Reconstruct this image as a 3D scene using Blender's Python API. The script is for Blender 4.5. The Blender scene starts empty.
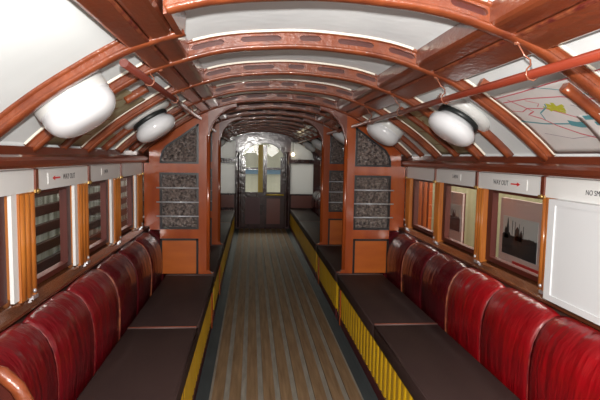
import bpy, bmesh, math, random
import numpy as np
from mathutils import Vector, Matrix
random.seed(7)
SC = bpy.context.scene
COL = SC.collection

# ------------------------------------------------------------------ camera
FPX = 500.0
CAM = Vector((-.216, 0.0, 1.418))
def cam_axes():
    yaw, pit, rol = [math.radians(a) for a in (5.56, 4.96, -1.06)]
    c, s = math.cos(yaw), math.sin(yaw); A = np.array([[c,0,-s],[0,1,0],[s,0,c]])
    c, s = math.cos(pit), math.sin(pit); B = np.array([[1,0,0],[0,c,s],[0,-s,c]])
    c, s = math.cos(rol), math.sin(rol); D = np.array([[c,-s,0],[s,c,0],[0,0,1]])
    M = D @ B @ A
    w = lambda r: Vector((r[0], r[2], r[1]))
    return w(M[0]), w(M[1]), w(M[2])
RT, UP, FW = cam_axes()
cd = bpy.data.cameras.new('camera'); cd.sensor_width = 36; cd.sensor_fit = 'HORIZONTAL'; cd.lens = FPX/600*36
cd.clip_start = 0.02
co = bpy.data.objects.new('camera', cd); COL.objects.link(co)
mt = Matrix((RT, UP, -FW)).transposed().to_4x4(); mt.translation = CAM
co.matrix_world = mt
SC.camera = co

# ------------------------------------------------------------------ light
W = bpy.data.worlds.new('world'); SC.world = W; W.use_nodes = True
bg = W.node_tree.nodes['Background']; bg.inputs[0].default_value = (.9,.93,1,1); bg.inputs[1].default_value = .35
def area(name, loc, target, size, power, col=(1,1,1), size_y=None):
    l = bpy.data.lights.new(name, 'AREA'); l.size = size; l.energy = power; l.color = col
    if size_y: l.shape = 'RECTANGLE'; l.size_y = size_y
    o = bpy.data.objects.new(name, l); COL.objects.link(o); o.location = loc
    o.rotation_euler = (Vector(target)-Vector(loc)).to_track_quat('-Z','Y').to_euler()
    return o
fl = bpy.data.lights.new('camera_flash', 'SPOT'); fl.energy = 178; fl.shadow_soft_size = .02
fl.spot_size = math.radians(120); fl.spot_blend = 1; fl.color = (1,.97,.93)
fo = bpy.data.objects.new('camera_flash', fl); COL.objects.link(fo)
fo.location = CAM + Vector((-.01, .02, .13)); fo.rotation_euler = (FW + UP*.0 + RT*.08).to_track_quat('-Z','Y').to_euler()
area('hall_light_beyond_end', (0, 11.3, 2.3), (0, 9.7, 1.2), 2.4, 100, (1,.96,.84), 1.0)
def strip(name, x, power):
    l = bpy.data.lights.new(name, 'AREA'); l.shape = 'RECTANGLE'; l.size = .25; l.size_y = 7.5; l.energy = power; l.color = (1,.95,.86)
    o = bpy.data.objects.new(name, l); COL.objects.link(o); o.location = (x, 5.2, 2.1)
strip('added_fill_outside_left', -1.42, 100); strip('added_fill_outside_right', 1.44, 110)  # unseen lights added to brighten what stands outside the side windows
area('fill_light_behind_camera', (0, -.7, 1.7), (0, 4, 1.2), 1.4, 42, (1,.96,.9), .5)  # unseen fill light, added to even out the flash falloff
SC.view_settings.view_transform = 'Standard'; SC.view_settings.look = 'None'
SC.view_settings.exposure = 0.32; SC.view_settings.gamma = 1; SC.view_settings.use_curve_mapping = False

# ------------------------------------------------------------------ materials
def srgb(r,g,b):
    f = lambda v: (v/255/12.92) if v/255 <= .04045 else ((v/255+.055)/1.055)**2.4
    return (f(r), f(g), f(b), 1)
def mat(name, col, rough=.5, metal=0, coat=0, noise=None, bump=None, bump2=None, spec=.5, emit=None, trans=None, coatr=.08):
    """noise=(scale vec, second colour, amount); bump=(scale vec, strength, dist)"""
    m = bpy.data.materials.new(name); m.use_nodes = True; nt = m.node_tree; N = nt.nodes; L = nt.links
    b = N['Principled BSDF']; b.inputs['Base Color'].default_value = col
    b.inputs['Roughness'].default_value = rough; b.inputs['Metallic'].default_value = metal
    b.inputs['Coat Weight'].default_value = coat; b.inputs['Coat Roughness'].default_value = coatr
    b.inputs['Specular IOR Level'].default_value = spec
    tc = N.new('ShaderNodeTexCoord')
    def nz(scale, detail=4):
        mp = N.new('ShaderNodeMapping'); mp.inputs['Scale'].default_value = scale
        L.new(tc.outputs['Object'], mp.inputs[0])
        n = N.new('ShaderNodeTexNoise'); n.inputs['Scale'].default_value = 1; n.inputs['Detail'].default_value = detail
        L.new(mp.outputs[0], n.inputs['Vector']); return n
    if noise:
        n = nz(noise[0]); r = N.new('ShaderNodeValToRGB')
        r.color_ramp.elements[0].position = .5-noise[2]; r.color_ramp.elements[1].position = .5+noise[2]
        r.color_ramp.elements[0].color = col; r.color_ramp.elements[1].color = noise[1]
        L.new(n.outputs['Fac'], r.inputs[0]); L.new(r.outputs[0], b.inputs['Base Color'])
    prev = None
    for bp in (bump, bump2):
        if bp:
            n = nz(bp[0], 3); q = N.new('ShaderNodeBump'); q.inputs['Strength'].default_value = bp[1]; q.inputs['Distance'].default_value = bp[2]
            L.new(n.outputs['Fac'], q.inputs['Height'])
            if prev: L.new(prev.outputs[0], q.inputs['Normal'])
            prev = q
    if prev:
        L.new(prev.outputs[0], b.inputs['Normal']); 
        if coat: L.new(prev.outputs[0], b.inputs['Coat Normal'])
    if emit: b.inputs['Emission Color'].default_value = emit[0]; b.inputs['Emission Strength'].default_value = emit[1]
    if trans is not None:
        t = N.new('ShaderNodeBsdfTranslucent'); t.inputs[0].default_value = col
        mx = N.new('ShaderNodeMixShader'); mx.inputs[0].default_value = trans
        L.new(b.outputs[0], mx.inputs[1]); L.new(t.outputs[0], mx.inputs[2]); L.new(mx.outputs[0], N['Material Output'].inputs[0])
    return m
def glassmat(name, tint=(.9,.92,.9,1), rough=.02, bump=None, ior=1.45):
    m = bpy.data.materials.new(name); m.use_nodes = True; nt = m.node_tree; N = nt.nodes; L = nt.links
    N.remove(N['Principled BSDF'])
    t = N.new('ShaderNodeBsdfTransparent'); t.inputs[0].default_value = tint
    g = N.new('ShaderNodeBsdfGlossy'); g.inputs['Roughness'].default_value = rough
    f = N.new('ShaderNodeFresnel'); f.inputs[0].default_value = ior
    mx = N.new('ShaderNodeMixShader'); ge = N.new('ShaderNodeNewGeometry'); mu = N.new('ShaderNodeMath'); mu.operation = 'MULTIPLY'; iv = N.new('ShaderNodeMath'); iv.operation = 'SUBTRACT'; iv.inputs[0].default_value = 1
    L.new(ge.outputs['Backfacing'], iv.inputs[1])
    if bump:
        tc = N.new('ShaderNodeTexCoord'); n = N.new('ShaderNodeTexNoise'); n.inputs['Scale'].default_value = bump[0]
        L.new(tc.outputs['Object'], n.inputs['Vector']); q = N.new('ShaderNodeBump')
        q.inputs['Strength'].default_value = bump[1]; q.inputs['Distance'].default_value = bump[2]
        L.new(n.outputs[0], q.inputs['Height']); L.new(q.outputs[0], g.inputs['Normal']); L.new(q.outputs[0], f.inputs['Normal'])
    L.new(f.outputs[0], mu.inputs[0]); L.new(iv.outputs[0], mu.inputs[1]); L.new(mu.outputs[0], mx.inputs[0]); L.new(t.outputs[0], mx.inputs[1]); L.new(g.outputs[0], mx.inputs[2])
    L.new(mx.outputs[0], N['Material Output'].inputs[0]); return m
M = {}
M['roofwood'] = mat('varnished_roof_wood', srgb(146,74,40), .36, coat=.7, coatr=.05, noise=((14,5,14), srgb(106,48,28), .25), bump=((40,40,40), .6, .005), bump2=((120,120,120), .4, .0015))
M['beam'] = mat('varnished_beam_wood', srgb(134,66,38), .3, coat=.9, coatr=.06, noise=((20,3,20), srgb(100,46,28), .25), bump=((60,30,60), .6, .004))
M['cornice'] = mat('brown_cornice_varnish', srgb(122,58,36), .28, coat=.6, noise=((8,2,8), srgb(98,44,28), .3), bump=((20,6,20), .2, .003))
M['orange'] = mat('orange_varnished_wood', srgb(176,84,32), .22, coat=.8, noise=((10,10,2), srgb(140,58,24), .3), bump=((15,15,6), .2, .003))
M['panelwood'] = mat('honey_plywood_panel', srgb(196,104,38), .3, coat=.6, noise=((3,8,14), srgb(165,78,28), .35))
M['oak'] = mat('golden_oak_post', srgb(196,122,52), .3, coat=.7, noise=((40,40,3), srgb(158,84,32), .3))
M['frame'] = mat('dark_mahogany_frame', srgb(86,30,20), .5, coat=0, noise=((30,3,3), srgb(66,22,15), .3))
M['sill'] = mat('worn_sill_varnish', srgb(104,60,36), .22, coat=.9, noise=((20,6,20), srgb(70,38,24), .3), bump=((25,10,25), .3, .003))
M['white'] = mat('white_ceiling_paint', srgb(208,211,211), .35, noise=((3,3,3), srgb(192,195,195), .3), bump=((4,4,4), .15, .01))
M['crownwhite'] = mat('gloss_white_crown_paint', srgb(214,216,216), .3, coat=1, coatr=.035, noise=((3,3,3), srgb(196,198,200), .3), bump=((14,20,14), .45, .008), bump2=((70,70,70), .3, .0015))
M['header'] = mat('white_header_paint', srgb(230,230,228), .4)
M['box'] = mat('white_board_paint', srgb(224,226,228), .4)
M['bead'] = mat('cream_bead', srgb(240,234,218), .4)
M['opal'] = mat('opal_glass', srgb(232,234,237), .12, coat=.5)
M['lampwhite'] = mat('lamp_base_enamel', srgb(226,227,224), .3)
M['gasket'] = mat('black_rubber', srgb(28,32,32), .4)
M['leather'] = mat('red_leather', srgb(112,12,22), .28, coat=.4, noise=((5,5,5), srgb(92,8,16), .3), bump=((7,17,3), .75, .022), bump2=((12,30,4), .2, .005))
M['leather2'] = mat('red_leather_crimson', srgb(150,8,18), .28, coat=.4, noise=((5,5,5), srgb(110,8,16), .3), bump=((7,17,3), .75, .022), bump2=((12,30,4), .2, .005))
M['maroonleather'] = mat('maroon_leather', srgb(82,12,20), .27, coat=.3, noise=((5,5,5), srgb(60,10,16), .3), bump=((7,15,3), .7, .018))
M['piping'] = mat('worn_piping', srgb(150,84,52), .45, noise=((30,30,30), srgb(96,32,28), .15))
M['redpiping'] = mat('red_seam_piping', srgb(128,48,42), .4, noise=((40,40,40), srgb(84,18,24), .12))
M['seat'] = mat('brown_seat_hide', srgb(64,48,45), .65, spec=.15, noise=((6,2,6), srgb(52,38,37), .3), bump=((120,120,120), .25, .001), bump2=((7,7,7), .3, .006))
M['seatpipe'] = mat('seat_piping', srgb(104,80,76), .5)
M['seatend'] = mat('seat_end_piping', srgb(140,70,50), .5)
M['yellow'] = mat('yellow_riser_paint', srgb(212,170,20), .35, coat=.2, noise=((3,6,3), srgb(188,144,14), .3))
M['yellowgap'] = mat('painted_groove_shade', srgb(120,86,14), .6)  # shade in the riser grooves, put into the colour of their floors
M['maroon'] = mat('maroon_kick_paint', srgb(82,18,28), .4)
M['plank'] = mat('worn_floor_slat', srgb(140,114,86), .7, spec=.15, noise=((45,3,1), srgb(104,82,60), .25), bump=((60,8,1), .4, .003))
M['groove'] = mat('grey_floor_lino', srgb(144,138,128), .75, spec=.12, noise=((30,6,1), srgb(120,114,104), .25))
M['gutter'] = mat('slate_grey_gutter', srgb(64,70,72), .65, spec=.2, noise=((14,4,14), srgb(52,56,58), .3))
M['chrome'] = mat('chrome', srgb(225,226,232), .32, .75)
M['rod'] = mat('pale_polished_rod', srgb(198,200,206), .3, .25)
M['brass'] = mat('brass', srgb(206,170,104), .35, .8)
M['steelwire'] = mat('painted_hanger', srgb(150,92,70), .25, .2, coat=.5)
M['pipe'] = mat('red_brown_handrail', srgb(158,66,44), .3, coat=.5, noise=((20,3,20), srgb(128,50,34), .3))
M['pipeshade'] = mat('shaded_red_brown_handrail', srgb(108,50,40), .3, coat=.5, noise=((20,3,20), srgb(92,40,32), .3))  # same rail on the left, with the roof's shade put into its colour
M['black'] = mat('black_beading', srgb(20,17,18), .35)
M['rippled'] = mat('rippled_dark_glass', srgb(44,40,44), .12, coat=1, noise=((60,60,60), srgb(150,134,126), .22), bump=((55,55,55), 1, .03), bump2=((22,22,22), 1, .03))
M['glass'] = glassmat('clear_window_glass', (.96,.97,.96,1), .02, (2.2,.3,.02))
M['frost'] = mat('frosted_pane', srgb(200,200,200), .35, trans=.6)
M['enddark'] = mat('dark_end_varnish', srgb(74,40,40), .2, coat=.8, noise=((10,10,3), srgb(54,26,28), .3), bump=((20,20,20), .5, .006))
M['endmauve'] = mat('gloss_arch_painted_reflection', srgb(128,112,120), .18, coat=.6, bump=((14,14,14), .5, .006))  # greyish-mauve reflection on the arch, put into its base colour
M['endbrown'] = mat('end_brown_panel', srgb(122,56,40), .3, coat=.5)
M['yellowrail'] = mat('yellow_rail', srgb(232,196,30), .4)
M['ink'] = mat('black_ink', srgb(40,44,50), .6)
M['red'] = mat('red_arrow', srgb(214,36,40), .5)
M['plate'] = mat('notice_plate', srgb(232,232,230), .35)
M['paper'] = mat('map_paper', srgb(226,225,222), .6, noise=((12,12,12), srgb(236,232,230), .2))
M['oldpaper'] = mat('old_map_paper', srgb(206,204,170), .6, noise=((14,14,14), srgb(180,172,134), .15))
M['mapred'] = mat('map_red_line', srgb(214,110,120), .6)
M['mapteal'] = mat('map_teal', srgb(96,160,170), .6)
M['mapyellow'] = mat('map_yellow_green', srgb(196,196,60), .6)
M['mapbrown'] = mat('map_sepia', srgb(168,128,92), .6)
M['mapgrey'] = mat('map_grey_line', srgb(170,160,172), .6)
M['darkslat'] = mat('dark_timber_slat', srgb(70,36,26), .5, noise=((3,6,30), srgb(44,22,18), .3))
M['dado'] = mat('grey_hoarding', srgb(158,160,152), .6, noise=((1,14,2), srgb(86,84,70), .12))
M['olive'] = mat('olive_wall', srgb(104,100,66), .7, noise=((1,8,4), srgb(62,58,40), .3))
M['cream'] = mat('cream_board', srgb(200,196,158), .5, noise=((1,16,1), srgb(176,172,132), .2))
M['pinkboard'] = mat('pinkish_mount', srgb(178,150,146), .5)
M['photo'] = mat('dark_photo_print', srgb(42,44,48), .35, noise=((1,14,22), srgb(30,32,36), .2))
M['photosky'] = mat('photo_pale_sky', srgb(165,165,165), .35)
M['redstrip'] = mat('red_caption', srgb(168,40,44), .5)
M['stripewood'] = mat('striped_timber', srgb(170,132,84), .5, noise=((1,18,1), srgb(110,50,34), .1))
M['bulb'] = mat('lit_bulb', (1,.85,.5,1), .3, emit=((1,.8,.45,1), 9))
M['outer'] = mat('pale_hall_wall', srgb(224,220,196), .7, noise=((8,1,1), srgb(200,196,170), .2))
M['bluegrey'] = mat('blue_hall_dado', srgb(130,158,176), .7)
M['shell'] = mat('outer_shell', srgb(90,60,50), .7)

# ------------------------------------------------------------------ helpers
def link(name, bm, mats, parent=None, smooth=False, kind=None):
    me = bpy.data.meshes.new(name)
    bmesh.ops.recalc_face_normals(bm, faces=bm.faces)
    bm.to_mesh(me); bm.free()
    if not isinstance(mats, (list, tuple)): mats = [mats]
    for m in mats: me.materials.append(M[m] if isinstance(m, str) else m)
    if smooth:
        for p in me.polygons: p.use_smooth = True
    o = bpy.data.objects.new(name, me); COL.objects.link(o)
    if parent: o.parent = parent
    if kind: o['kind'] = kind
    return o
def tag(o, label=None, cat=None, group=None, kind=None):
    if label: o['label'] = label
    if cat: o['category'] = cat
    if group: o['group'] = group
    if kind: o['kind'] = kind
    return o
def empty(name, loc=(0,0,0)):
    o = bpy.data.objects.new(name, None); COL.objects.link(o); o.location = loc; o.empty_display_size = .05
    return o
def settle(root, *objs):
    """children were modelled in world space: keep them there under an Empty standing at the thing's base"""
    for o in objs: o.location = o.location - root.location
def box(bm, x0,x1,y0,y1,z0,z1, mi=0):
    vs = [bm.verts.new((x,y,z)) for x in (x0,x1) for y in (y0,y1) for z in (z0,z1)]
    for f in ((0,1,3,2),(4,6,7,5),(0,4,5,1),(2,3,7,6),(0,2,6,4),(1,5,7,3)):
        bm.faces.new([vs[i] for i in f]).material_index = mi
def boxes(*bs):
    bm = bmesh.new()
    for b in bs: box(bm, *b)
    return bm
def rbox(x0,x1,y0,y1,z0,z1, r=.01, seg=3):
    bm = boxes((min(x0,x1),max(x0,x1),y0,y1,z0,z1))
    bmesh.ops.bevel(bm, geom=bm.edges[:], offset=r, segments=seg, profile=.5, affect='EDGES')
    return bm
def tube(bm, pts, r, seg=10, mi=0, closed=False):
    pts = [Vector(p) for p in pts]; n = len(pts); rings = []
    ref = None
    for i, p in enumerate(pts):
        if closed: t = pts[(i+1)%n] - pts[i-1]
        else: t = pts[min(i+1,n-1)] - pts[max(i-1,0)]
        t.normalize()
        if ref is None:
            ref = Vector((0,0,1)) if abs(t.z) < .9 else Vector((1,0,0))
        a = ref - t*ref.dot(t); a.normalize(); ref = a; b = t.cross(a)
        rr = r[i] if isinstance(r, (list,tuple)) else r
        rings.append([bm.verts.new(p + (a*math.cos(k*2*math.pi/seg) + b*math.sin(k*2*math.pi/seg))*rr) for k in range(seg)])
    for i in range(n if closed else n-1):
        A, B = rings[i], rings[(i+1)%n]
        for k in range(seg):
            f = bm.faces.new((A[k],A[(k+1)%seg],B[(k+1)%seg],B[k])); f.material_index = mi; f.smooth = True
    if not closed:
        for R in (rings[0], rings[-1]):
            bm.faces.new(R).material_index = mi
def extrude_y(bm, poly, y0, y1, mi=0):
    a = [bm.verts.new((x,y0,z)) for x,z in poly]; b = [bm.verts.new((x,y1,z)) for x,z in poly]; n = len(poly)
    for i in range(n): bm.faces.new((a[i],a[(i+1)%n],b[(i+1)%n],b[i])).material_index = mi
    bm.faces.new(a).material_index = mi; bm.faces.new(b[::-1]).material_index = mi
def lathe(bm, prof, centre, axis, seg=28, mi=0, sx=1.0):
    """prof = [(radius, height along axis)]; closed at radius 0"""
    ax = Vector(axis).normalized(); u = Vector((0,1,0)); u = (u-ax*u.dot(ax)).normalized(); v = ax.cross(u)
    rings = []
    for r, h in prof:
        if r < 1e-5: rings.append([bm.verts.new(Vector(centre)+ax*h)])
        else: rings.append([bm.verts.new(Vector(centre)+ax*h+(u*sx*math.cos(k*2*math.pi/seg)+v*math.sin(k*2*math.pi/seg))*r) for k in range(seg)])
    for A,B in zip(rings, rings[1:]):
        for k in range(seg):
            k2 = (k+1)%seg
            vs = [A[0],B[k2],B[k]] if len(A)==1 else ([A[k],A[k2],B[0]] if len(B)==1 else [A[k],A[k2],B[k2],B[k]])
            if len(A)==1 and len(B)==1: continue
            f = bm.faces.new(vs); f.material_index = mi; f.smooth = True
def plate(bm, xs, y0, y1, solids, mi=0):
    """solids(x) -> list of (z0,z1) for the column around x, evaluated at both edges; same count needed inside a column"""
    for a, b in zip(xs, xs[1:]):
        e = (b-a)*1e-3
        A, B = solids(a+e), solids(b-e)
        for (p0,p1),(q0,q1) in zip(A,B):
            if p1-p0 < 1e-4 and q1-q0 < 1e-4: continue
            vs = [bm.verts.new(c) for c in ((a,y0,p0),(a,y0,p1),(b,y0,q1),(b,y0,q0),(a,y1,p0),(a,y1,p1),(b,y1,q1),(b,y1,q0))]
            for f in ((0,1,2,3),(7,6,5,4),(1,5,6,2),(0,3,7,4),(0,4,5,1),(3,2,6,7)):
                bm.faces.new([vs[i] for i in f]).material_index = mi

# roof profile (underside of the ribs)
PX = [0,.08,.15,.25,.35,.42,.495,.57,.636,.709,.785,.85,.91,.977,1.03,1.06,1.09,1.13]
PZ = [1.868,1.866,1.861,1.853,1.838,1.820,1.797,1.772,1.744,1.702,1.654,1.612,1.570,1.518,1.474,1.448,1.418,1.376]
_gx = np.linspace(0,1.13,227); _gz = np.interp(_gx, PX, PZ)
_k = np.ones(13)/13; _p = np.concatenate([_gz[6:0:-1], _gz, 2*_gz[-1]-_gz[-2:-8:-1]]); _gz = np.convolve(_p, _k, 'valid')
def zl(x): return float(np.interp(abs(x), _gx, _gz))
def nrm(x):  # outward normal of profile
    d = (zl(x+.004)-zl(x-.004))/.008
    v = Vector((-d, 0, 1)); return v.normalized()
def dep(x):
    a = abs(x); return .074 if a < .45 else (.074-.026*min(1,(a-.45)/.2))
def rp(x, n): # point at depth n outward from the ribs' underside
    v = nrm(x); return (x+v.x*n, zl(x)+v.z*n)
P0, PITCH = 2.14, .67
YB, YE = -.9, 9.7
ribs_y = [P0+PITCH*k for k in range(-4, 12)]

# ------------------------------------------------------------------ ceiling
xs = list(np.linspace(-1.105, 1.105, 89))
def roof_strip(x0, x1, y0, y1, th=.012, mi=0, bm=None, off=0):
    bm = bm or bmesh.new()
    st = list(np.linspace(x0, x1, max(3,int(abs(x1-x0)/.025)+1)))
    lo = [rp(x, dep(x)+off) for x in st]; hi = [rp(x, dep(x)+off+th) for x in st]
    n = len(st); V = []
    for y in (y0, y1):
        V.append([bm.verts.new((a,y,b)) for a,b in lo]); V.append([bm.verts.new((a,y,b)) for a,b in hi])
    for i in range(n-1):
        f = bm.faces.new((V[0][i],V[0][i+1],V[2][i+1],V[2][i])); f.smooth = True; f.material_index = mi
        f = bm.faces.new((V[1][i],V[3][i],V[3][i+1],V[1][i+1])); f.smooth = True; f.material_index = mi
        bm.faces.new((V[0][i],V[1][i],V[1][i+1],V[0][i+1])); bm.faces.new((V[2][i],V[2][i+1],V[3][i+1],V[3][i]))
    for i in (0, n-1): bm.faces.new((V[0][i],V[2][i],V[3][i],V[1][i]))
    return bm
ceiling = link('ceiling', roof_strip(-.5, .5, YB, YE), 'crownwhite', kind='structure')
for s in (-1, 1):
    link('side_panel', roof_strip(s*.5, s*1.135, YB, YE), 'white', ceiling)

SLOTS = [(-.455,-.326),(-.262,-.096),(-.023,.067),(.135,.288),(.348,.462)]
def rib_mesh(y, xa, xb, slots=True):
    bm = bmesh.new()
    st = list(np.linspace(xa, xb, max(4,int((xb-xa)/.024))))
    if slots:
        for a,b in SLOTS:
            for q in (a, a+.006, a+.014, b-.014, b-.006, b):
                if xa < q < xb: st.append(q)
    st = sorted(st)
    def insl(x):
        for a,b in SLOTS:
            if a <= x <= b:
                e = min(x-a, b-x); return min(1, math.sqrt(max(0,e)/.014))
        return 0
    # web in three layers, the middle one opened at the slots
    for a,b in zip(st, st[1:]):
        m = (a+b)/2; inside = slots and insl(m) > 0
        def lay(fa0,fa1,fb0,fb1,w=.013,back=False):
            c = []
            for yy in ((y+.002, y+.011) if back else (y-w, y+w)):
                for (x,f0,f1) in ((a,fa0,fa1),(b,fb0,fb1)):
                    c.append(rp(x,f0)+(yy,)); c.append(rp(x,f1)+(yy,))
            vs = [bm.verts.new((q[0],q[2],q[1])) for q in c]
            for f in ((0,1,3,2),(4,6,7,5),(0,2,6,4),(1,5,7,3),(0,4,5,1),(2,3,7,6)):
                bm.faces.new([vs[i] for i in f]).material_index = 1 if back else 0
        da, db = dep(a), dep(b)
        if inside:
            ha, hb = .011*insl(a), .011*insl(b); ca, cb = .012+da*.42, .012+db*.42
            lay(.01, ca-ha, .01, cb-hb); lay(ca+ha, da+.004, cb+hb, db+.004); lay(ca-ha, ca+ha, cb-hb, cb+hb, back=True)
        else: lay(.01, da+.004, .01, db+.004)
    # lower bead: rounded section swept along the arch, plus the upper fillet against the roof
    def sweep(sec):
        rings = []
        for x in st:
            d = dep(x); R = []
            for (w, n) in sec(d):
                q = rp(x, n); R.append(bm.verts.new((q[0], y+w, q[1])))
            rings.append(R)
        k = len(rings[0])
        for A,B in zip(rings, rings[1:]):
            for i in range(k):
                f = bm.faces.new((A[i],A[(i+1)%k],B[(i+1)%k],B[i])); f.smooth = True
        bm.faces.new(rings[0]); bm.faces.new(rings[-1])
    sweep(lambda d: [(-.026,.008),(-.02,.002),(-.008,-.001),(.008,-.001),(.02,.002),(.026,.008),(.024,.016),(.012,.019),(-.012,.019),(-.024,.016)])
    sweep(lambda d: [(-.022,d-.012),(.022,d-.012),(.026,d+.003),(-.026,d+.003)])
    return bm
def cream_mesh(y, xa, xb):
    bm = bmesh.new(); st = list(np.linspace(xa, xb, max(4,int((xb-xa)/.03)))); rings = []
    for x in st:
        d = dep(x); R = []
        for (w,n) in ((-.034,d+.002),(-.034,d-.009),(-.0265,d-.009),(-.0265,d+.002)):
            q = rp(x,n); R.append(bm.verts.new((q[0],y+w,q[1])))
        rings.append(R)
    for A,B in zip(rings, rings[1:]):
        for i in range(4): bm.faces.new((A[i],A[(i+1)%4],B[(i+1)%4],B[i]))
    bm.faces.new(rings[0]); bm.faces.new(rings[-1]); return bm
YA1 = 1.74
for y in ribs_y:
    if y > 9.6: continue
    if abs(y-1.47) < .02 or y < 1.4:
        r = link('roof_rib', rib_mesh(y, -.455, 1.095), ['roofwood','frame'], ceiling)
        link('cream_bead', cream_mesh(y, -.44, .44), 'bead', r); link('cream_bead', cream_mesh(y, .64, 1.09), 'bead', r)
    else:
        r = link('roof_rib', rib_mesh(y, -1.095, 1.095), ['roofwood','frame'], ceiling)
        for a,b in ((-1.09,-.64),(-.44,.44),(.64,1.09)): link('cream_bead', cream_mesh(y, a, b), 'bead', r)
link('doorway_rib', rib_mesh(YA1, -1.095, -.44, False), 'roofwood', ceiling)
bm = bmesh.new(); q = [rp(-.452, n) for n in (0, .075)]
extrude_y(bm, [(-.468,zl(.45)-.002),(-.448,zl(.45)+.002),(-.440,zl(.45)+.075),(-.468,zl(.45)+.075)], 1.47, 1.76)
link('roof_lining_corner', bm, 'roofwood', ceiling)
# short mid-bay ribs on the coved sides
for y in ribs_y:
    ym = y + PITCH*.5
    if ym > 9.5 or ym < 1.5: continue
    for s in (-1, 1):
        if s < 0 and ym < 2: continue
        bm = bmesh.new()
        segs = [(.70,1.09)]
        if abs(ym-(P0-PITCH*.5)) < .02: ym = 1.60; segs = [(.80,1.09)]
        if abs(ym-(P0+PITCH*.5)) < .02 and s < 0: segs = [(.70,.80),(.94,1.09)]
        for a,b in segs:
            st = np.linspace(a,b,14); rings = []
            for x in st:
                R = []
                for (w,n) in ((-.016,.046),(-.016,.018),(-.008,.010),(.008,.010),(.016,.018),(.016,.046)):
                    q = rp(s*x, n); R.append(bm.verts.new((q[0], ym+w, q[1])))
                rings.append(R)
            for A,B in zip(rings, rings[1:]):
                for i in range(6):
                    f = bm.faces.new((A[i],A[(i+1)%6],B[(i+1)%6],B[i])); f.smooth = True
            bm.faces.new(rings[0]); bm.faces.new(rings[-1])
        link('short_rib', bm, 'roofwood', ceiling)
bm = bmesh.new()
for a,b in ((.695,.73),):
    st = np.linspace(a,b,4); rings=[]
    for x in st:
        R=[]
        for (w,n) in ((-.016,.046),(-.016,.014),(.016,.014),(.016,.046)):
            q = rp(x,n); R.append(bm.verts.new((q[0],2.0+w,q[1])))
        rings.append(R)
    for A,B in zip(rings, rings[1:]):
        for i in range(4): bm.faces.new((A[i],A[(i+1)%4],B[(i+1)%4],B[i]))
    bm.faces.new(rings[0]); bm.faces.new(rings[-1])
link('rib_stub', bm, 'roofwood', ceiling)
# longitudinal beams
for s in (-1, 1):
    y1 = 9.66; XO = .615 if s < 0 else .645
    bm = bmesh.new()
    extrude_y(bm, [(s*x,z) for x,z in ((.478,1.885),(.478,1.822),(.484,1.812),(.495,1.805),(.540,1.791),(.552,1.792),(.557,1.800),(.557,1.86))], YB, y1)
    extrude_y(bm, [(s*x,z) for x,z in ((.558,1.86),(.558,1.790),(.563,1.780),(XO,1.782-(XO-.563)*.4),(XO+.01,1.784-(XO-.563)*.4),(XO+.018,1.80-(XO-.563)*.4),(XO+.022,1.832-(XO-.563)*.4))], YB, y1)
    link('long_beam', bm, 'beam', ceiling)
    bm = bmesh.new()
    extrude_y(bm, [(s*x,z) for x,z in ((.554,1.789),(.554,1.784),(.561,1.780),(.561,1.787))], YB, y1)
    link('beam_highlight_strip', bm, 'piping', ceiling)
# cornices
for s, y0, side in ((-1, YA1-.02, 'left'), (1, YB, 'right')):
    bm = bmesh.new()
    extrude_y(bm, [(s*x,z) for x,z in ((1.125,1.350),(1.075,1.350),(1.060,1.356),(1.052,1.368),(1.050,1.385),(1.056,1.398),(1.070,1.406),(1.092,1.409),(1.092,1.438),(1.125,1.440))], y0, 9.66)
    link('cornice', bm, 'cornice', ceiling)

# ------------------------------------------------------------------ floor
bm = bmesh.new()
box(bm, -1.2, 1.2, YB, YE+.05, -.06, 0, 2)
box(bm, -.451, .451, YB, 9.66, 0, .006, 1)
for k in range(9):
    x = -.451 + .0501 + k*.1002
    box(bm, x-.034, x+.034, YB+.01, 9.65, .006, .016, 0)
floor = link('floor', bm, ['plank','groove','gutter'], kind='structure')
for s in (-1, 1):
    bm = bmesh.new(); extrude_y(bm, [(s*.452,.0),(s*.452,.006),(s*.470,.010),(s*.495,.018),(s*.522,.034),(s*.522,0)], YB, 9.66)
    link('gutter', bm, 'gutter', floor)

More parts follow.
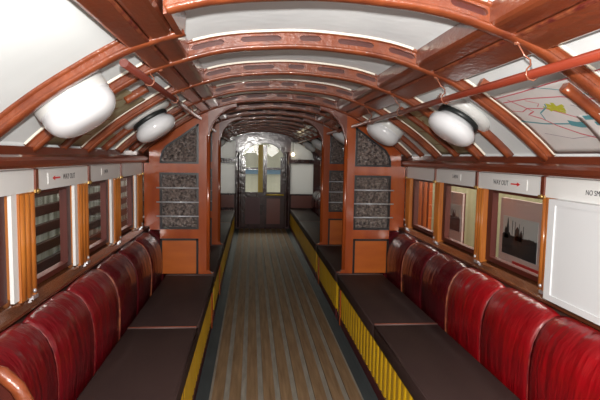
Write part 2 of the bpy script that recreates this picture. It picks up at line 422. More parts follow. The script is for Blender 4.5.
# ------------------------------------------------------------------ side walls
edges = [P0+PITCH*k for k in range(-2, 12)]
def sidewall(s, side):
    x1, x2 = s*1.13, s*1.17
    w = link('wall_'+side, boxes((min(x1,x2),max(x1,x2),YB,YE,0,.80)), 'shell', kind='structure')
    bm = bmesh.new()
    extrude_y(bm, [(s*1.17,.80),(s*1.085,.790),(s*1.075,.795),(s*1.075,.806),(s*1.085,.812),(s*1.115,.835),(s*1.17,.850)], YB, 9.66)
    link('sill', bm, 'sill', w)
    bm = bmesh.new(); extrude_y(bm, [(s*1.12,1.36),(s*1.17,1.36),(s*1.17,1.44),(s*1.12,1.44)], YB, 9.66)
    link('top_rail', bm, 'cornice', w)
    first = 2.14
    # white header boards and their dividers
    hb = [y for y in edges if y >= (1.47 if s > 0 else 1.4)]
    if s > 0: hb = [.4] + [1.47] + [y for y in edges if y > 2.1]
    else: hb = [1.75] + [y for y in edges if y > 2.1]
    if s > 0: hb = [.2, 2.14] + [y for y in edges if y > 2.2]
    for a, b in zip(hb, hb[1:]):
        b = min(b, 9.66)
        if a >= 9.6: continue
        bm = bmesh.new(); extrude_y(bm, [(s*1.098,1.257),(s*1.098,1.350),(s*1.125,1.350),(s*1.125,1.257)], a+.014, b-.014)
        link('header_board', bm, 'header', w)
    for y in hb[1:]:
        if y > 9.6: continue
        bm = boxes((min(s*1.09,s*1.13),max(s*1.09,s*1.13),y-.013,y+.013,1.262,1.350)); link('divider', bm, 'cornice', w)
        bm = bmesh.new(); lathe(bm, [(0,0),(.011,0),(.011,.004),(.006,.008),(0,.009)], (s*1.09,y,1.258), (-s,0,0), 12)
        box(bm, min(s*1.086,s*1.095), max(s*1.086,s*1.095), y-.024, y+.024, 1.252, 1.264)
        link('brass_clip', bm, 'brass', w)
    # posts
    for y in [e for e in edges if e > 2.1]:
        if y > 9.6: continue
        bm = bmesh.new()
        a, b = (y-.145, y-.005) if s < 0 else (y-.075, y+.012)
        if s > 0: b = y+.005; a = y-.085
        box(bm, min(s*1.10,s*1.16), max(s*1.10,s*1.16), a, b, .83, 1.257)
        # three raised flutes on the face
        for k in range(3):
            c = a + (b-a)*(k+.5)/3
            tube(bm, [(s*(1.095+(b-a)/6.6*.8),c,.835),(s*(1.095+(b-a)/6.6*.8),c,1.25)], (b-a)/6.6, 10)
        link('post', bm, 'oak', w)
        if s < 0:
            link('jamb_strip', boxes((-1.122,-1.108,y-.19,y-.147,.84,1.257)), 'header', w)
        # chrome sash fitting at the foot of each post
        bm = bmesh.new(); lathe(bm, [(0,0),(.009,0),(.009,.006),(.004,.010),(0,.011)], (s*1.094,y-.05 if s<0 else y-.03,.855), (-s,0,0), 12)
        box(bm, min(s*1.088,s*1.102), max(s*1.088,s*1.102), y-.07, y-.025, .822, .836)
        link('sash_catch', bm, 'chrome', w)
    return w
wall_l = sidewall(-1, 'left'); wall_r = sidewall(1, 'right')
nwin = 0
for s in (-1, 1):
    for y in ([1.86] if s < 0 else []) + [e for e in edges if e > 2.1 and e < 9.3]:
        nwin += 1
        a = y + (.0 if s < 0 else .008); b = y + PITCH - (.20 if s < 0 else .09)
        if y == 1.86: a, b = 1.6, 1.935
        if b > 9.64: b = 9.64
        X0, X1 = (s*1.125, s*1.16)
        fr = .032
        lo, hi = min(X0,X1), max(X0,X1)
        bm = boxes((lo,hi,a,a+fr,.85,1.257),(lo,hi,b-fr*1.6,b,.85,1.257),(lo,hi,a+fr,b-fr*1.6,.85,.875),(lo,hi,a+fr,b-fr*1.6,1.24,1.257))
        wnd = link('window_%d' % nwin, bm, 'frame', kind='structure')
        link('pane', boxes((min(s*1.142,s*1.146),max(s*1.142,s*1.146),a+fr-.004,b-fr*1.6+.004,.873,1.242)), 'glass', wnd)
# rear wall behind the camera and the doorway wall at the near left
wr = link('wall_rear', boxes((-1.2,1.2,YB-.05,YB,0,1.95)), 'shell', kind='structure')
bm = bmesh.new(); box(bm, -1.17,-1.13, YB, 1.6, .80, 1.44)
link('doorway_side_panel', bm, 'frame', wall_l)

# boarded-up windows at the near right
def boarded(y0, y1, label):
    root = empty('blank_window_board', (1.09,(y0+y1)/2,.83))
    X = 1.065
    bm = boxes((X,1.115,y0,y1,.790+.03,1.256))
    a = link('backing', bm, 'box', root)
    b = link('raised_rim', boxes((X-.005,X,y0,y1,.82,.846),(X-.005,X,y0,y1,1.232,1.256),(X-.005,X,y0,y0+.03,.846,1.232),(X-.005,X,y1-.045,y1,.846,1.232)), 'box', root)
    settle(root, a, b)
    tag(root, label, 'panel')
boarded(1.30, 2.035, 'white painted board with raised rim blanking the window, nearest on the right side')

# ------------------------------------------------------------------ benches
BPX = [(.955,.332),(.950,.44),(.948,.54),(.952,.61),(.964,.67),(.985,.72),(1.012,.757),(1.045,.780),(1.068,.788)]
def backrest_mesh(s, y0, y1, flat=0.0):
    bm = bmesh.new(); nu = 14; st = []
    prof = []
    for i in range(len(BPX)-1):
        for t in (0,.5): prof.append(tuple(BPX[i][k]*(1-t)+BPX[i+1][k]*t for k in (0,1)))
    prof.append(BPX[-1]); n = len(prof); G = []
    for iu in range(nu+1):
        u = iu/nu; e = abs(2*u-1); row = []
        puff = .024*(1-e**2.6) + .003
        drop = .010*max(0,(e-.55)/.45)**2.2   # rounded shoulders of each pad
        for iv,(x,z) in enumerate(prof):
            v = iv/(n-1)
            dx, dz = prof[min(iv+1,n-1)][0]-prof[max(iv-1,0)][0], prof[min(iv+1,n-1)][1]-prof[max(iv-1,0)][1]
            l = math.hypot(dx,dz); nx, nz = -dz/l, dx/l
            k = puff*min(1, .5+v*2)*(1 if v < .6 else 1-(v-.6)*1.6)
            X, Z = x+nx*k, z+nz*k - drop*max(0,(v-.45)/.55)
            row.append(bm.verts.new((s*X, y0+(y1-y0)*u, Z)))
        G.append(row)
    for A,B in zip(G,G[1:]):
        for i in range(n-1):
            f = bm.faces.new((A[i],A[i+1],B[i+1],B[i])); f.smooth = True
    # back and bottom
    back = [[bm.verts.new((s*1.071, G[i][0].co.y, .332)), bm.verts.new((s*1.071, G[i][0].co.y, G[i][-1].co.z-.003))] for i in range(nu+1)]
    for i in range(nu):
        bm.faces.new((G[i][0],back[i][0],back[i+1][0],G[i+1][0]))
        bm.faces.new((G[i][-1],back[i][1],back[i+1][1],G[i+1][-1]))
    for i in (0,nu): bm.faces.new(G[i]+[back[i][1],back[i][0]])
    bmesh.ops.recalc_face_normals(bm, faces=bm.faces)
    return bm
def piping_mesh(s, y, r=.0035):
    bm = bmesh.new()
    tube(bm, [(s*(x-.006), y, z-.0015 - .010*max(0,((i/(len(BPX)-1))-.45)/.55)) for i,(x,z) in enumerate(BPX)], r, 6)
    return bm
def riser_mesh(s, y0, y1, xo=.528, zt=.329, zb=.10):
    bm = bmesh.new(); m = max(1,round((y1-y0)/.086)); st = []; A=[];B=[]
    for k in range(m):
        for q,d in ((0,0),(.12,-.004),(.64,-.004),(.74,.004),(.76,.009),(.97,.009)): st.append((y0+(y1-y0)*(k+q)/m, d))
    st.append((y1,0)); n = len(st)-1
    for y,dx in st:
        A.append(bm.verts.new((s*(xo+dx),y,zb))); B.append(bm.verts.new((s*(xo+dx),y,zt)))
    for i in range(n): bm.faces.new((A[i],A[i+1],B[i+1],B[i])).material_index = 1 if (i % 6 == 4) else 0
    c = [bm.verts.new((s*(xo+.02),y,z)) for y,z in ((y0,zb),(y1,zb),(y1,zt),(y0,zt))]
    bm.faces.new(c); bm.faces.new([A[0],c[0],c[3],B[0]]); bm.faces.new([A[-1],c[1],c[2],B[-1]])
    bm.faces.new(A+[c[1],c[0]]); bm.faces.new(B+[c[2],c[3]])
    return bm
SEAM0 = 1.92
def bench(s, y0, y1, label, gold=(), bright=False, legs=(), riser='yellow'):
    root = empty('bench', (s*.75,(y0+y1)/2,0)); kids = []
    K = lambda o: (kids.append(o), o)[1]
    lo, hi = min(s*.525,s*1.07), max(s*.525,s*1.07)
    K(link('seat_base', boxes((min(s*.545,s*1.07),max(s*.545,s*1.07),y0,y1,.28,.329)), 'frame', root))
    K(link('kick_board', boxes((min(s*.524,s*.540),max(s*.524,s*.540),y0,y1,.0,.099)), 'maroon', root))
    segs = [y0]+[q for q in legs if y0 < q < y1]+[y1]
    for a,b in zip(segs, segs[1:]):
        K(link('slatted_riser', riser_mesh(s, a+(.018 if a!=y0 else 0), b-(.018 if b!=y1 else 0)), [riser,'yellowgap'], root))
    for q in legs:
        K(link('leg_post', boxes((min(s*.518,s*.55),max(s*.518,s*.55),q-.017,q+.017,.0,.328)), 'orange', root))
    seams = [SEAM0+.445*k for k in range(-6,20)]
    ys = [y0]+[q for q in seams if y0+.12 < q < y1-.12]+[y1]
    for i,(a,b) in enumerate(zip(ys, ys[1:])):
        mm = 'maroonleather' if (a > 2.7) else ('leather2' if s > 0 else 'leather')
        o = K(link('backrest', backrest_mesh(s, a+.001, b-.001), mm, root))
        if i:
            g = abs(a-2.79)<.08 or (a > 3.6 and a < 3.8)
            p = link('piping', piping_mesh(s, a, .006 if g else .0026), 'piping' if g else 'maroonleather' if a>3 else 'redpiping', o)
    settle(root, *kids)
    tag(root, label, 'bench'); return root
bench(1, .35, 4.140, 'long red leather bench under the right windows, nearest the camera, with yellow slatted front', legs=(4.0,))
bench(-1, 1.50, 4.140, 'long red leather bench under the left windows, nearest the camera', legs=(3.97,))
bench(1, 4.222, 5.530, 'short bench on the right between the two wood and glass screens', legs=(5.35,))
bench(-1, 4.222, 5.530, 'short bench on the left between the two wood and glass screens', legs=(4.95,))
bench(1, 5.612, 9.60, 'far right bench running from the second screen to the end wall')
bench(-1, 5.612, 9.10, 'far left bench running from the second screen towards the end door')

def cushion(s, y0, y1, label, pipe=True, group=None):
    root = empty('seat_cushion', (s*.725,(y0+y1)/2,.331))
    x0, x1 = .515, .921
    a = link('pad', rbox(s*x0, s*x1, y0+.002, y1-.002, .331, .426, .020, 3), 'seat', root, smooth=False)
    for p in a.data.polygons: p.use_smooth = True
    bm = bmesh.new(); z = .4235; r = .0038
    tube(bm, [(s*(x0+.004),y0+.01,z-.004),(s*(x0+.004),y1-.01,z-.004)], r, 6); b = link('edge_piping', bm, 'seat', root)
    bm = bmesh.new(); tube(bm, [(s*(x0+.012),y0+.006,z),(s*(x1-.01),y0+.006,z)], r*1.3, 6)
    c = link('end_piping', bm, 'seatend' if pipe else 'seat', root)
    bm = bmesh.new(); tube(bm, [(s*(x0+.012),y1-.006,z),(s*(x1-.01),y1-.006,z)], r*1.3, 6)
    d = link('end_piping', bm, 'seatpipe' if pipe else 'seat', root)
    settle(root, a, b, c, d); tag(root, label, 'seat cushion', group)
    return root
cushion(1, .36, 1.50, 'dark brown seat cushion at the very front of the right bench, mostly below the frame')
cushion(1, 1.50, 2.86, 'dark brown seat cushion on the near right bench, at the bottom of the photo')
cushion(1, 2.86, 4.14, 'dark brown seat cushion on the near right bench, touching the first screen')
cushion(-1, 1.51, 2.86, 'dark brown seat cushion on the near left bench, at the bottom of the photo')
cushion(-1, 2.86, 4.14, 'dark brown seat cushion on the near left bench, touching the first screen')
cushion(1, 4.223, 5.529, 'dark seat cushion between the two screens on the right side')
cushion(-1, 4.223, 5.529, 'dark seat cushion between the two screens on the left side')
cushion(1, 5.613, 7.6, 'dark seat cushion on the far right bench, just beyond the second screen')
cushion(1, 7.6, 9.59, 'dark seat cushion on the far right bench, against the end wall')
cushion(-1, 5.613, 7.4, 'dark seat cushion on the far left bench, just beyond the second screen')
cushion(-1, 7.4, 9.09, 'dark seat cushion on the far left bench, nearest the end door')

# ------------------------------------------------------------------ partition screens
CURVE = [(.652,1.672),(.70,1.640),(.80,1.566),(.87,1.520),(.915,1.485),(.945,1.44),(.960,1.39),(.962,1.346)]
CX = [c[0] for c in CURVE]; CZ = [c[1] for c in CURVE]
def gtop(x): return float(np.interp(abs(x), CX, CZ))
def screen(s, y, label):
    t = .022; root = empty('partition_screen', (s*.8, y, .0)); kids = []
    K = lambda o: (kids.append(o), o)[1]
    B = lambda x0,x1,z0,z1,ya=y-t,yb=y+t: (min(s*x0,s*x1),max(s*x0,s*x1),ya,yb,z0,z1)
    # frame: rails, outer stile and the coved head
    xf = sorted(set([.650,.962,1.045,1.086]+list(np.linspace(.650,1.086,22))))
    bm = bmesh.new()
    def sol(x):
        a = abs(x)
        if a < .962: return [(.725,.805),(1.268,1.345),(gtop(a), zl(a)-.004)]
        if a > 1.045: return [(.83,1.255),(1.30,1.345),(1.41, zl(a)-.004)] if False else [(.83,1.346)]
        return [(.80,1.0),(1.0,1.3),(1.3,zl(a)-.004)]
    xx = [s*q for q in xf]; xx.sort()
    plate(bm, xx, y-t, y+t, sol)
    K(link('frame', bm, 'orange', root))
    # main post
    bm = bmesh.new(); box(bm, *B(.572,.650,.429,1.60)); 
    extrude_y(bm, [(s*a,b) for a,b in ((.572,1.60),(.572,zl(.572)-.004),(.61,zl(.61)-.004),(.650,zl(.65)-.004),(.650,1.60))], y-t, y+t)
    extrude_y(bm, [(s*a,b) for a,b in ((.5719,.51),(.567,.47),(.550,.442),(.535,.430),(.5719,.430))], y-t, y+t)
    tube(bm, [(s*.575,y-.006,.46),(s*.575,y-.006,1.58)], .020, 8)
    K(link('post', bm, 'orange', root))
    # arched bracket from the post up under the roof rib
    arc = [(.573,1.45)]
    for k in range(13):
        a = math.pi/2*k/12; arc.append((.573-.23*(1-math.cos(a)), 1.50+(zl(.343)-.006-1.50)*math.sin(a)))
    top = [(x, zl(x)-.004) for x in np.linspace(.345,.5725,10)]
    bm = bmesh.new()
    az = lambda x: 1.50+(zl(.343)-.03-1.50)*math.sqrt(max(0,1-(1-(.5735-abs(x))/.2305)**2))
    plate(bm, sorted([s*q for q in [.5733,.5725,.571,.568,.563,.556,.547,.535,.52,.50,.47,.44,.41,.38,.345]]), y-t*.9, y+t*.9, lambda x: [(az(x), zl(x)+.01)])
    for q in (-1,1):
        tube(bm, [(s*x, y+q*t*.9, az(x)) for x in [.5734,.5725,.571,.568,.563,.556,.547,.535,.52,.50,.47,.44,.41,.38,.345]], .006, 6)
    K(link('arch_bracket', bm, 'cornice', root))
    # lower wood panel, black beads, rippled glass
    K(link('lower_panel', boxes(B(.651,.961,.429,.724,y-.008,y+.008)), 'panelwood', root))
    bm = bmesh.new()
    for (x0,x1,z0,z1) in ((.650,.668,.43,.726),(.946,.962,.43,.726),(.650,.962,.710,.727)): box(bm, *B(x0,x1,z0,z1,y-.0245,y+.0245))
    K(link('panel_bead', bm, 'black', root))
    K(link('middle_glass', boxes(B(.655,.958,.81,1.263,y-.004,y+.004)), 'rippled', root))
    bm = bmesh.new()
    for (x0,x1,z0,z1) in ((.648,.666,.803,1.27),(.946,.964,.803,1.27),(.666,.946,.803,.821),(.666,.946,1.252,1.27)): box(bm, *B(x0,x1,z0,z1,y-.0245,y+.0245))
    K(link('middle_glass_bead', bm, 'black', root))
    bm = bmesh.new(); xg = sorted([s*q for q in list(np.linspace(.652,.9615,20))])
    plate(bm, xg, y-.004, y+.004, lambda x: [(1.344, max(1.3441,gtop(x)+.001))])
    K(link('upper_glass', bm, 'rippled', root))
    bm = bmesh.new(); box(bm, *B(.648,.666,1.343,1.665,y-.0245,y+.0245)); box(bm, *B(.666,.955,1.343,1.359,y-.0245,y+.0245))
    cc = [(.652,1.672)] + CURVE[1:]
    for (a,b),(c,d) in zip(cc,cc[1:]):
        tx, tz = c-a, d-b; l = math.hypot(tx,tz); nx, nz = tz/l*.016, -tx/l*.016
        extrude_y(bm, [(s*a,b),(s*c,d),(s*(c+nx),d+nz),(s*(a+nx),b+nz)], y-.0245, y+.0245)
    K(link('upper_glass_bead', bm, 'black', root))
    for z in (1.146,1.030,.914):
        for f in (-1,1):
            bm = bmesh.new(); yy = y+f*.046
            tube(bm, [(s*.645,yy,z),(s*.985,yy,z)], .0055, 8)
            for x in (.650,.980):
                lathe(bm, [(0,-.02),(.012,-.02),(.012,-.014),(.008,-.010),(.009,.006),(0,.011)], (s*x,yy,z), (0,f,0), 10)
            if f < 0 or True: K(link('guard_rod', bm, 'rod', root))
    bm = bmesh.new()
    for f in (-1,1): lathe(bm, [(0,0),(.034,0),(.034,.006),(.026,.012),(.021,.022),(0,.022)], ((s*.615 if s>0 else s*.622),y+f*t,(1.676 if s>0 else 1.69)), (0,f,0), 18)
    K(link('brass_flange', bm, 'brass', root))
    settle(root, *kids); tag(root, label, 'screen'); return root
screen(1, 4.18, 'orange varnished screen with dark rippled glass and three chrome rods, near right')
screen(-1, 4.18, 'orange varnished screen with dark rippled glass and three chrome rods, near left')
screen(1, 5.57, 'second wood and rippled glass screen on the right, partly hidden behind the near one')
screen(-1, 5.57, 'second wood and rippled glass screen on the left, partly hidden behind the near one')

# ------------------------------------------------------------------ handrails under the roof
def handrail(s, y0, y1, label, x=.615, z=1.676, hooks=()):
    root = empty('ceiling_handrail', (s*x,(y0+y1)/2,z)); kids = []
    bm = bmesh.new(); tube(bm, [(s*x,y0,z),(s*x,(y0+y1)/2,z),(s*x,y1,z)], .0145, 16); kids.append(link('rail', bm, 'pipe' if s > 0 else 'pipeshade', root))
    for h in hooks:
        bm = bmesh.new()
        pts = []
        for k in range(15):
            a = -math.pi*.55 + k*math.pi*1.25/14
            pts.append((s*(x-.002+.017*math.sin(-a)), h, z-.017*math.cos(a)))
        yy = h
        # hook: from the rib foot, bowing inwards, round under the rail
        P = [(s*(x-.040), yy, zl(x-.04)+.002),(s*(x-.018), yy-.004, z+.058),(s*(x-.002), yy-.010, z+.044),(s*(x-.004), yy-.018, z+.028),(s*(x-.018), yy-.022, z+.014),(s*(x-.020), yy-.022, z-.002),(s*(x-.012),yy-.022,z-.015),(s*(x+.004),yy-.022,z-.0185),(s*(x+.017),yy-.022,z-.009),(s*(x+.019),yy-.022,z+.004)]
        tube(bm, P, .0028, 6)
        lathe(bm, [(0,-.004),(.012,-.004),(.010,.006),(0,.008)], P[0], (0,0,-1), 10)
        kids.append(link('hook', bm, 'steelwire', root))
    settle(root, *kids); tag(root, label, 'handrail')
handrail(1, -.2, 4.13, 'red-brown pipe handrail under the right ceiling, nearest the camera', hooks=[y for y in ribs_y if 1.4 < y < 4.0])
handrail(-1, YA1-.03, 4.13, 'red-brown pipe handrail under the left ceiling, nearest the camera', x=.635, z=1.712, hooks=[y for y in ribs_y if 1.8 < y < 4.0])
for s, n in ((1,'right'),(-1,'left')):
    handrail(s, 4.23, 5.52, 'short red-brown pipe handrail between the two %s-hand screens' % n, hooks=[4.82])
    handrail(s, 5.62, 9.6, 'far red-brown pipe handrail on the %s, beyond the second screen' % n, hooks=[y for y in ribs_y if 5.7 < y < 9.3])

# ------------------------------------------------------------------ lamps
def lamp(s, y, label, style=0, xc=.80):
    ax = -nrm(s*xc); ax = Vector((ax.x, 0, ax.z)).normalized()
    b = rp(s*xc, dep(xc)+.001); base = Vector((b[0], y, b[1]))
    root = empty('ceiling_lamp', tuple(base)); kids = []
    if style == 0:
        bm = bmesh.new(); lathe(bm, [(0,0),(.150,0),(.156,.008),(.155,.022),(.143,.036),(.120,.040),(0,.040)], base, ax, 36)
        kids.append(link('base_ring', bm, 'lampwhite', root))
        bm = bmesh.new(); lathe(bm, [(0,.040),(.108,.040),(.112,.046),(.112,.060),(.106,.064),(0,.064)], base, ax, 32)
        kids.append(link('gasket', bm, 'gasket', root))
        bm = bmesh.new(); pr = [(0,.058),(.09,.060)]
        for k in range(1,15):
            a = math.pi*k/15 ; pr.append((.090+.048*math.sin(a) if k < 7 else .138*math.sin(a)**.75, .112-.052*math.cos(a)))
        pr = [(0,.06),(.098,.062)]+[(.128*math.sin(math.pi*(.25+.75*k/14))**.62, .112-.055*math.cos(math.pi*(.25+.75*k/14))) for k in range(14)]+[(0,.167)]
        lathe(bm, pr, base, ax, 36); kids.append(link('bowl', bm, 'opal', root))
    else:
        bm = bmesh.new(); lathe(bm, [(0,0),(.136,0),(.138,.012),(.136,.060),(.130,.064),(0,.064)], base, ax, 36)
        kids.append(link('base_ring', bm, 'lampwhite', root))
        bm = bmesh.new(); pr = [(0,.060),(.136,.062)]+[(.135*math.sin(math.pi*(.4+.6*k/14))**.6, .085-.075*math.cos(math.pi*(.4+.6*k/14))) for k in range(14)]+[(0,.160)]
        lathe(bm, pr, base, ax, 40); kids.append(link('bowl', bm, 'opal', root))
    settle(root, *kids); tag(root, label, 'lamp', None)
lamp(-1, 1.91, 'big round white opal lamp with plain white holder, nearest on the left ceiling', 1, .862)
lamp(-1, 3.12, 'white opal bowl lamp with black gasket, second on the left ceiling', 0, .83)
lamp(1, 2.49, 'white opal bowl lamp with black gasket, nearest on the right ceiling', 0, .83)
lamp(1, 3.78, 'white opal bowl lamp just in front of the near right screen', 1)
lamp(1, 5.15, 'opal bowl lamp glimpsed between the two right-hand screens', 0, .76)
lamp(1, 7.35, 'far opal bowl lamp on the right ceiling, first beyond the second screen', 0)
lamp(1, 8.65, 'farthest opal bowl lamp on the right ceiling, by the end wall', 0)
lamp(-1, 8.5, 'far opal bowl lamp on the left ceiling near the end wall', 0)

# ------------------------------------------------------------------ end bulkhead with the arched door
E0, E1 = 9.66, 9.72
def endcurve(a): return float(np.interp(a, [.53,.62,.72,.84,.92,.965,.975], [1.70,1.69,1.655,1.59,1.52,1.44,1.36]))
def doortop(a): return 1.66 - .30*(1-math.sqrt(max(0,1-(a/.40)**2))) if a < .40 else 1.36
def esol(x):
    a = abs(x); T = zl(a)+dep(a)+.004 if a < 1.1 else 1.40
    if a < .42: return [(doortop(min(a,.4199))+.05, T)]
    if a < .53: return [(0,.9),(.9,T)]
    if a < .975: return [(0,.69),(1.285,1.36),(endcurve(a),T)]
    return [(0,.9),(.9,T)]
bm = bmesh.new()
st = sorted(set(list(np.linspace(-.42,.42,29))+[-1.13,-1.05,-.975,-.53,.53,.975,1.05,1.13]+[q*v for q in (-1,1) for v in (.58,.64,.70,.76,.82,.87,.91,.94,.96)]))
plate(bm, st, E0, E1, esol)
endw = link('wall_end', bm, 'enddark', kind='structure')
for s in (-1,1):
    bm = boxes((min(s*.55,s*.96),max(s*.55,s*.96),E0-.012,E0-.001,.42,.66)); link('dado_panel', bm, 'endbrown', endw)
    w = link('window_%d' % (nwin+1+(s>0)), boxes((min(s*.53,s*.975),max(s*.53,s*.975),E0+.004,E0+.02,.69,1.285)), 'frost', kind='structure')
    bm = bmesh.new(); st = sorted(s*q for q in (.53,.58,.64,.70,.76,.82,.87,.91,.94,.96,.975))
    plate(bm, st, E0+.004, E0+.02, lambda x: [(1.36, endcurve(abs(x)))]); link('upper_pane', bm, 'frost', w)
    # pillar either side of the door
    bm = rbox(s*.42, s*.525, E0-.05, E0-.001, .0, 1.50, .012, 2); link('door_pillar', bm, 'enddark', endw)
    bm = bmesh.new(); tube(bm, [(s*.47,E0-.06,.05),(s*.47,E0-.06,1.48)], .016, 10); link('pillar_moulding', bm, 'enddark', endw)
# arched head
bm = bmesh.new()
def asol(x):
    a = abs(x); return [(doortop(min(a,.4199))+.0, max(doortop(min(a,.4199))+.001, min(1.93, zl(a)-.02, 1.93-.9*max(0,a-.25)**2*3)))]
plate(bm, list(np.linspace(-.525,.525,43)), E0-.055, E0-.002, lambda x: [(1.501 if abs(x)>.42 else doortop(abs(x)), min(1.86, 1.86-1.1*max(0,abs(x)-.2)**2))])
link('arched_head', bm, 'endmauve', endw)
# the door: two leaves
door = link('door_1', boxes((-.43,-.335,E0+.0,E0+.04,.0,1.40),(-.052,.005,E0,E0+.04,.0,1.63),(-.335,-.052,E0,E0+.04,.62,.72),(-.335,-.052,E0,E0+.04,1.15,1.19),(-.335,-.052,E0,E0+.04,.0,.10)), 'enddark', kind='structure')
link('lower_panel', boxes((-.335,-.052,E0+.012,E0+.03,.10,.62)), 'maroon', door)
link('pane', boxes((-.335,-.052,E0+.02,E0+.024,.72,1.15)), 'glass', door)
bm = bmesh.new(); plate(bm, list(np.linspace(-.395,-.052,16)), E0+.02, E0+.024, lambda x: [(1.19,doortop(min(abs(x),.395)))]); link('upper_pane', bm, 'glass', door)
link('yellow_stile', boxes((-.095,-.004,E0-.03,E0-.002,.72,1.63)), 'yellowrail', door)
door2 = link('door_2', boxes((.005,.075,E0,E0+.04,.0,1.63),(.335,.43,E0,E0+.04,.0,1.40),(.075,.335,E0,E0+.04,.60,.72),(.075,.335,E0,E0+.04,1.15,1.20),(.075,.335,E0,E0+.04,.0,.10)), 'enddark', kind='structure')
link('lower_panel', boxes((.075,.335,E0+.008,E0+.03,.10,.60)), 'endbrown', door2)
link('pane', boxes((.075,.335,E0+.02,E0+.024,.72,1.15)), 'glass', door2)
bm = bmesh.new(); plate(bm, list(np.linspace(.075,.395,16)), E0+.02, E0+.024, lambda x: [(1.20,doortop(min(abs(x),.395)))]); link('upper_pane', bm, 'glass', door2)
bm = bmesh.new(); tube(bm, [(.06,E0-.03,.672),(.40,E0-.03,.672)], .014, 10); box(bm,.07,.09,E0-.03,E0,.665,.68); box(bm,.37,.39,E0-.03,E0,.665,.68)
link('push_bar', bm, 'yellowrail', door2)
# pale hall wall seen through the end door
bm = bmesh.new(); box(bm,-3,3,12.2,12.3,0,3.2,0); box(bm,-3,3,12.17,12.2,.98,1.10,1)
tag(link('hall_wall', bm, ['outer','bluegrey']), 'pale cream wall with a blue band seen through the end door glass', 'wall', kind='structure')
# small lit bulb
root = empty('hanging_bulb', (.565,E0-.10,1.455))
bm = bmesh.new(); lathe(bm, [(0,-.03),(.018,-.026),(.030,-.008),(.030,.006),(.02,.022),(.011,.034),(0,.036)], (.565,E0-.10,1.455), (0,0,1), 16); a = link('bulb', bm, 'bulb', root)
bm = bmesh.new(); tube(bm, [(.565,E0-.10,1.49),(.565,E0-.10,1.60),(.565,E0-.10,1.785)], .003, 6); b = link('cord', bm, 'black', root)
settle(root, a, b); tag(root, 'small glowing yellow bulb hanging beside the arched end door', 'bulb')

# ------------------------------------------------------------------ left bench end by the doorway
root = empty('bench_end', (-.9,1.44,0)); kids = []
y0, y1 = 1.425, 1.465
rim = [(-1.100,0.807),(-1.040,0.812),(-0.970,0.808),(-0.915,0.787),(-0.875,0.747),(-0.848,0.692),(-0.830,0.622),(-0.815,0.542),(-0.800,0.462),(-0.760,0.382),(-0.660,0.322),(-0.580,0.292),(-.53,.0)]
bm = bmesh.new(); extrude_y(bm, [(-1.100,0.792),(-0.970,0.792),(-0.925,0.772),(-0.890,0.734),(-0.865,0.682),(-0.847,0.612),(-0.830,0.537),(-0.815,0.452),(-0.775,0.372),(-0.670,0.307),(-0.590,0.277),(-.55,0.002),(-1.10,0.002)], y0+.008, y1-.008)
kids.append(link('panel', bm, 'frame', root))
bm = bmesh.new(); tube(bm, [(x,(y0+y1)/2,z) for x,z in rim], .021, 12); kids.append(link('curved_rim', bm, 'roofwood', root))
bm = bmesh.new(); extrude_y(bm, [(-1.100,0.682),(-1.000,0.727),(-0.940,0.622),(-0.910,0.512),(-0.900,0.362),(-1.100,0.262)], y0+.002, y0+.006); kids.append(link('inset', bm, 'gutter', root))
bm = bmesh.new(); tube(bm, [(-1.09,y0,.705),(-.995,y0,.75),(-.925,y0,.63),(-.895,y0,.51),(-.885,y0,.36)], .010, 8); kids.append(link('inner_moulding', bm, 'frame', root))
settle(root, *kids); tag(root, 'curved orange wooden bench end in the bottom left corner beside the doorway', 'bench end')

# ------------------------------------------------------------------ notices
def text_bm(txt, size, mi, bm, place):
    c = bpy.data.curves.new('t', 'FONT'); c.body = txt; c.size = size; c.extrude = .0004; c.align_x = 'CENTER'; c.align_y = 'CENTER'; c.resolution_u = 3
    o = bpy.data.objects.new('t', c); COL.objects.link(o)
    dg = bpy.context.evaluated_depsgraph_get(); me = bpy.data.meshes.new_from_object(o.evaluated_get(dg))
    n0 = len(bm.verts); nf = len(bm.faces); bm.from_mesh(me); bm.verts.ensure_lookup_table(); bm.faces.ensure_lookup_table()
    for v in bm.verts[n0:]: v.co = place(v.co)
    for f in bm.faces[nf:]: f.material_index = mi
    bpy.data.objects.remove(o); bpy.data.curves.remove(c); bpy.data.meshes.remove(me)
def notice(s, yc, zc, w, h, label, items):
    """items: (kind, text/arrow dir, offset along reading direction, size, squash). Reading direction: right wall runs towards the camera."""
    X = s*1.0975; d = -s   # reading +u -> y decreasing on the right wall, increasing on the left
    root = empty('notice_plate', (X,yc,zc)); kids = []
    kids.append(link('plate', boxes((min(X,X-s*.0025),max(X,X-s*.0025),yc-w/2,yc+w/2,zc-h/2,zc+h/2)), 'plate', root))
    for it in items:
        bm = bmesh.new()
        if it[0] == 't':
            text_bm(it[1], it[3], 0, bm, lambda c: Vector((X-s*(.0028+c.z), yc+d*(it[2]+c.x*it[4]), zc+c.y)))
            kids.append(link('lettering', bm, 'ink', root))
        else:
            k = it[1]; u = it[2]; L = it[3]
            pts = [(-L/2,-.0035),(L*.18,-.0035),(L*.18,-.010),(L/2,0),(L*.18,.010),(L*.18,.0035),(-L/2,.0035)]
            a = [bm.verts.new((X-s*.0036, yc+d*(u+p*k), zc+q)) for p,q in pts]; b = [bm.verts.new((X-s*.0026, yc+d*(u+p*k), zc+q)) for p,q in pts]
            n = len(pts); bm.faces.new(a); bm.faces.new(b[::-1])
            for i in range(n): bm.faces.new((a[i],a[(i+1)%n],b[(i+1)%n],b[i]))
            kids.append(link('arrow', bm, 'red', root))
    settle(root, *kids); tag(root, label, 'sign')
notice(1, 2.455, 1.300, .36, .048, 'white WAY OUT notice with red arrow on the right header board', [('t','WAY OUT',-.075,.037,.92),('a',1,.075,.09)])
